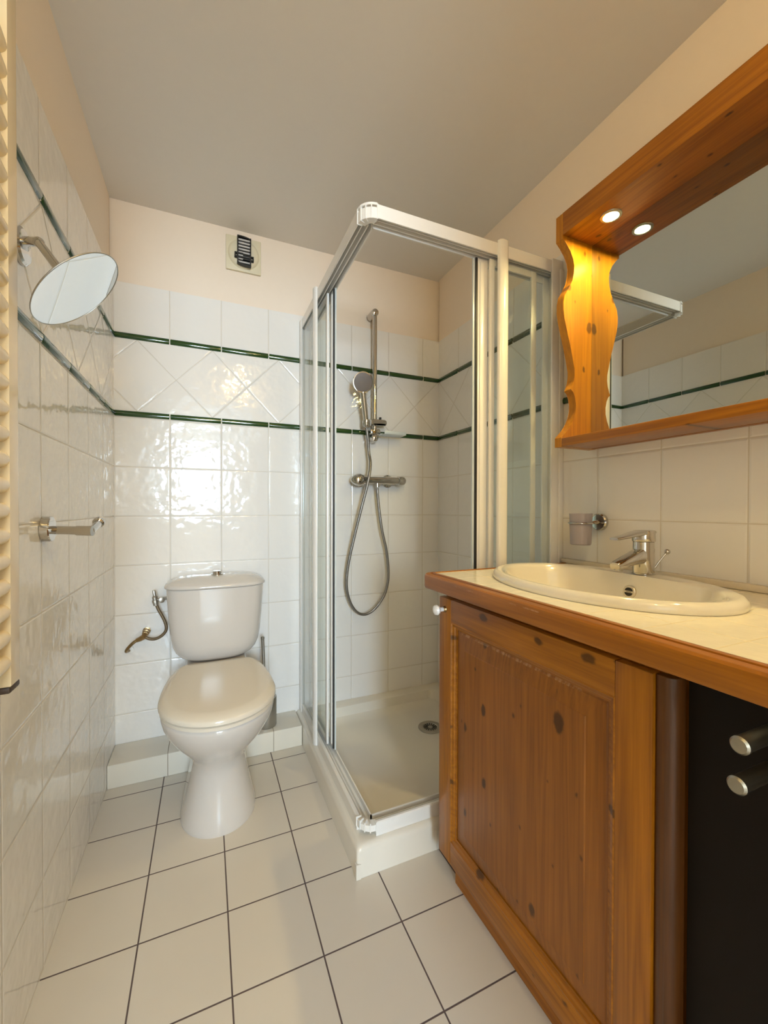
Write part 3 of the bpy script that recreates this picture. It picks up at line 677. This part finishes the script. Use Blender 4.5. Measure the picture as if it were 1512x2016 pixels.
# worktop: pine edge and small white tiles, cut out for the basin
SC = Vector((1.203, -1.225)); SA, SB = .202, .292      # basin half axes (x, y)
CT = .850
wt = thing('worktop', 'white tiled worktop with worn pine edge on the vanity', 'worktop', (1.2, -1.35, .81))
def holed(m, x0, x1, y0, y1, z0, z1, a, b, n=64):
    angs = sorted([2*PI*k/n for k in range(n)]+[math.atan2(yy-SC.y, xx-SC.x) % (2*PI) for xx in (x0, x1) for yy in (y0, y1)])
    def outp(t):
        c, s = math.cos(t), math.sin(t); k = min([(x1-SC.x)/c if c > 1e-9 else ((x0-SC.x)/c if c < -1e-9 else 1e9), (y1-SC.y)/s if s > 1e-9 else ((y0-SC.y)/s if s < -1e-9 else 1e9)])
        return SC.x+c*k, SC.y+s*k
    def inp(t):
        c, s = math.cos(t), math.sin(t); k = 1/math.sqrt((c/a)**2+(s/b)**2); return SC.x+c*k, SC.y+s*k
    ring = lambda f, z: [(*f(t), z) for t in angs]
    m.loft([ring(outp, z1), ring(inp, z1), ring(inp, z0), ring(outp, z0), ring(outp, z1)], cap=False)
m = MB(); holed(m, .9465, W-.012, -1.85, -.8945, .812, CT, SA-.018, SB-.018); m.build('tiled_top', M['counter'], wt, move=ROTV)
sec = [(0, .810), (.030, .810), (.035, .812), (.037, .817), (.037, .8425), (.0358, .8472), (.032, .8505), (.0175, .8515), (.0160, .8462), (.0125, .8462), (.0110, .8520), (.002, .8525), (0, .8515)]
m = MB(); rings = [[(.9462-d, -1.85, z) for d, z in sec]]
rc = .012
for i in range(9):
    a = PI-PI/2*i/8
    px_, py_ = .9462+rc+math.cos(a)*rc, -.8942-rc+math.sin(a)*rc
    k = 1.0-.45*i/8
    rings.append([(px_+math.cos(a)*d*k, py_+math.sin(a)*d*k, z) for d, z in sec])
rings.append([(W-.015, -.8942+d*.55, z) for d, z in sec])
m.loft(rings); m.build('wooden_edge', M['pine_edge'], wt, 30, move=ROTV)
# tile upstand at the wall
m = MB(); m.box(W-.024, W-.0008, -1.85, -.862, CT+.0006, .866, .003); m.build('upstand', M['upstand'], wt)

# basin
ba = thing('washbasin', 'oval white drop-in washbasin set in the tiled worktop', 'basin', (SC.x, SC.y, CT))
def oval(a, b, z, n=72, cx=0, back=None):
    P = []
    for k in range(n):
        t = 2*PI*k/n; c, s = math.cos(t), math.sin(t)
        x, y = SC.x+cx+a*c, SC.y+b*s
        if back is not None and x > back:      # flattened rear edge towards the tap deck
            x = back+(x-back)*.12
        P.append((x, y, z))
    return P
m = MB()
R = [oval(SA, SB, CT+.0006), oval(SA+.002, SB+.002, CT+.006), oval(SA-.001, SB-.001, CT+.015), oval(SA-.008, SB-.008, CT+.0205), oval(SA-.014, SB-.014, CT+.0215), oval(SA-.020, SB-.022, CT+.0195),
     oval(SA-.026, SB-.035, CT+.0185, back=1.335), oval(SA-.032, SB-.040, CT+.012, back=1.332), oval(SA-.038, SB-.047, CT-.01, back=1.325), oval(SA-.05, SB-.062, CT-.05, back=1.315), oval(SA-.075, SB-.095, CT-.095, back=1.29), oval(SA-.12, SB-.16, CT-.12), oval(.022, .022, CT-.128),
     ]
O = [oval(.022, .022, CT-.145), oval(SA-.10, SB-.14, CT-.14), oval(SA-.055, SB-.075, CT-.105), oval(SA-.028, SB-.036, CT-.05), oval(SA-.022, SB-.026, CT-.004), oval(SA-.020, SB-.022, CT+.0006), oval(SA, SB, CT+.0006)]
m.loft(R+O, cap=False); m.build('bowl', M['sink'], ba, 60, move=ROTV)
ov = Vector((1.3255, -1.226, .826)); on = Vector((-1, 0, .16)).normalized()
m = MB(); m.lathe(ov-on*.006, on, [(0, .0165), (.0095, .0165), (.011, .015), (.0112, .0)], 36); oc = m.build('overflow_cover', M['overflow'], ba, move=ROTV)
m = MB(); uu = on.cross(Vector((0, 1, 0))).normalized(); yy = Vector((0, 1, 0)); c0 = ov+on*.0054
for sgn in (1, -1):
    P = [c0+yy*(.0105*math.cos(t))+uu*sgn*(.0022+.0085*math.sin(t)) for t in [PI*i/12 for i in range(13)]]
    m.poly(P, on*.0006)
m.poly([c0+yy*a+uu*b for a, b in ((-.006, -.0006), (.006, -.0006), (.006, .0006), (-.006, .0006))], on*.0006)
m.build('overflow_slot', M['black'], oc, move=ROTV)
m = MB(); m.lathe((SC.x, SC.y, CT-.1275), (0, 0, 1), [(0, .024), (.003, .022), (.006, .019), (.007, 0)], 32); m.build('plug', M['chrome'], ba, move=ROTV)

# tap
FX, FY, FZ = 1.378, -1.222, CT+.0198
fa = thing('basin_tap', 'chrome single lever mixer tap on the rear of the basin', 'tap', (FX, FY, FZ))
m = MB(); m.lathe((FX, FY, FZ), (0, 0, 1), [(0, .0265), (.003, .0268), (.004, .0252), (.06, .0248), (.083, .0245), (.084, .0235)], 40)
m.build('body', M['chrome'], fa)
def blade(P, sec, bm):
    rings = []
    for (x, z, hw, hh) in P: rings.append([(x, FY+hw*math.copysign(abs(math.cos(t))**.6, math.cos(t)), z+hh*math.copysign(abs(math.sin(t))**.75, math.sin(t))) for t in [2*PI*k/20 for k in range(20)]])
    bm.loft(rings)
m = MB(); blade([(FX+.006, FZ+.048, .0205, .025), (FX-.022, FZ+.046, .0195, .020), (FX-.050, FZ+.040, .018, .0155), (FX-.080, FZ+.033, .0165, .012), (FX-.100, FZ+.0275, .0155, .0105), (FX-.108, FZ+.0255, .013, .009)], None, m)
m.build('spout', M['chrome'], fa, 50)
m = MB(); m.lathe((FX-.096, FY, FZ+.0225), (-.12, 0, -1), [(-.004, .0115), (.008, .0115), (.0095, .010), (.0095, 0)], 28); m.build('aerator', M['steel'], fa)
m = MB(); m.lathe((FX, FY, FZ+.0845), (0, 0, 1), [(0, .0262), (.002, .0268), (.022, .0262), (.027, .0245), (.029, .019), (.030, 0)], 40)
blade([(FX+.018, FZ+.1085, .0215, .0055), (FX-.010, FZ+.1075, .0215, .0065), (FX-.040, FZ+.1035, .0185, .0062), (FX-.070, FZ+.0985, .0155, .005), (FX-.100, FZ+.0945, .0135, .004), (FX-.112, FZ+.0935, .0115, .003)], None, m)
m.build('lever', M['chrome'], fa, 50)
m = MB(); m.tube([(1.412, FY+.003, FZ-.001), (1.428, FY-.008, FZ+.030), (1.442, FY-.018, FZ+.054)], .0027, 12); m.ball((1.4435, FY-.019, FZ+.0565), .0072); m.build('pop_up_rod', M['chrome'], fa)

# tumbler and its holder
tc = Vector((1.4235, -.988))
tl = thing('tumbler_holder', 'chrome ring tumbler holder on the tiles left of tap', 'tumbler holder', (W, -1.0, .995))
m = MB(); m.lathe((W-.0005, -1.002, .996), (-1, 0, 0), [(0, .0275), (.010, .0275), (.013, .024), (.014, .009)], 40); m.build('rosette', M['chrome'], tl)
m = MB(); m.tube([(W-.012, -1.002, .996), (W-.024, -1.0, .995), (tc.x+.035, tc.y-.006, .9935)], [.008, .0065, .0035], 16)
m.tube([(tc.x+.0365*math.cos(2*PI*k/40), tc.y+.0365*math.sin(2*PI*k/40), .993) for k in range(41)], .0026, 10, False); m.build('ring', M['chrome'], tl)
m = MB(); m.lathe((tc.x, tc.y, .9245), (0, 0, 1), [(0, 0), (0, .028), (.003, .0305), (.09, .0332), (.0985, .0338), (.0985, .0318), (.006, .029), (.004, 0)], 48, cap=False)
o = m.build('tumbler', M['tumbler']); tag(o, 'frosted lilac grey tumbler standing in the chrome ring', 'tumbler')

# ------------------------------------------------------------------ mirror cabinet with lights
mc = thing('mirror_cabinet', 'pine framed wall mirror with lit canopy above the basin', 'mirror', (1.47, -1.35, 1.23))
MX = 1.4720; CY0, CY1 = -1.760, -.955; CXF = 1.345; CZ0, CZ1 = 1.880, 1.948
curve = [(1.3615, 1.8594), (1.3795, 1.8398), (1.3913, 1.8183), (1.3958, 1.7987), (1.3942, 1.7739), (1.388, 1.7499), (1.3703, 1.7217), (1.3553, 1.6999), (1.3497, 1.6765), (1.3507, 1.6525), (1.3556, 1.6245), (1.367, 1.5869), (1.3801, 1.5469), (1.39, 1.5108), (1.3984, 1.4766), (1.4002, 1.458), (1.3971, 1.4386), (1.3892, 1.4211), (1.3835, 1.4125), (1.3842, 1.4100), (1.3942, 1.4052), (1.4024, 1.3896), (1.4068, 1.3687), (1.4061, 1.3473), (1.3998, 1.3253), (1.3886, 1.3031), (1.3728, 1.2829), (1.3507, 1.2649)]
def side(y0, y1):
    c = [(1.3455, CZ1-.0005), (1.3455, 1.8700)]+curve+[(1.3455, 1.2585), (1.3455, 1.2300), (W-.001, 1.2300), (W-.001, CZ1-.0005)]
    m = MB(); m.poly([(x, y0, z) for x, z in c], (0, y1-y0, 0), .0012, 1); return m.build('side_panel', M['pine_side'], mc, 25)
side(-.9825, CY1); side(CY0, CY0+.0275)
m = MB(); m.box(CXF, CXF+.020, CY0+.0275, -.9825, CZ0, CZ1, .0005, 1); m.box(CXF+.020, W-.001, CY0+.0275, -.9825, CZ0, CZ0+.020, 0); m.build('canopy', M['pine_canopy'], mc)
m = MB(); m.box(CXF, MX-.001, CY0+.0275, -.9825, 1.2305, 1.2560, .002); m.build('shelf', M['pine_y'], mc)
m = MB(); m.box(MX+.005, W-.001, CY0+.0275, -.9825, 1.2305, CZ0-.0005); m.build('back_panel', M['pine_edge'], mc)
m = MB(); m.box(MX, MX+.0045, CY0+.028, -.983, 1.2312, CZ0-.0006); m.build('mirror_glass', M['mirror'], mc)
for y in (-1.101, -1.615):
    m = MB(); m.lathe((1.404, y, CZ0-.0003), (0, 0, -1), [(0, .0285), (.003, .0275), (.004, .024), (.0038, .0205), (.001, .0195)], 40); sp_ = m.build('spotlight', M['alu'], mc)
    m = MB(); m.lathe((1.404, y, CZ0-.0012), (0, 0, -1), [(0, .0192), (.0012, .0190), (.0018, .012), (.002, 0)], 32); m.build('lamp_lens', M['lens'], sp_)

# ------------------------------------------------------------------ ceiling lamp above the doorway (lights the upper walls)
cl = thing('ceiling_lamp', 'small warm globe lamp on the ceiling just inside the doorway', 'lamp', (.62, -2.12, H))
m = MB(); m.lathe((.62, -2.12, H-.0006), (0, 0, -1), [(0, .05), (.014, .048), (.022, .038)], 32); m.build('base', M['chrome'], cl)
m = MB(); m.ball((.62, -2.12, H-.068), .048, 32); m.build('lamp_globe', M['globe'], cl)
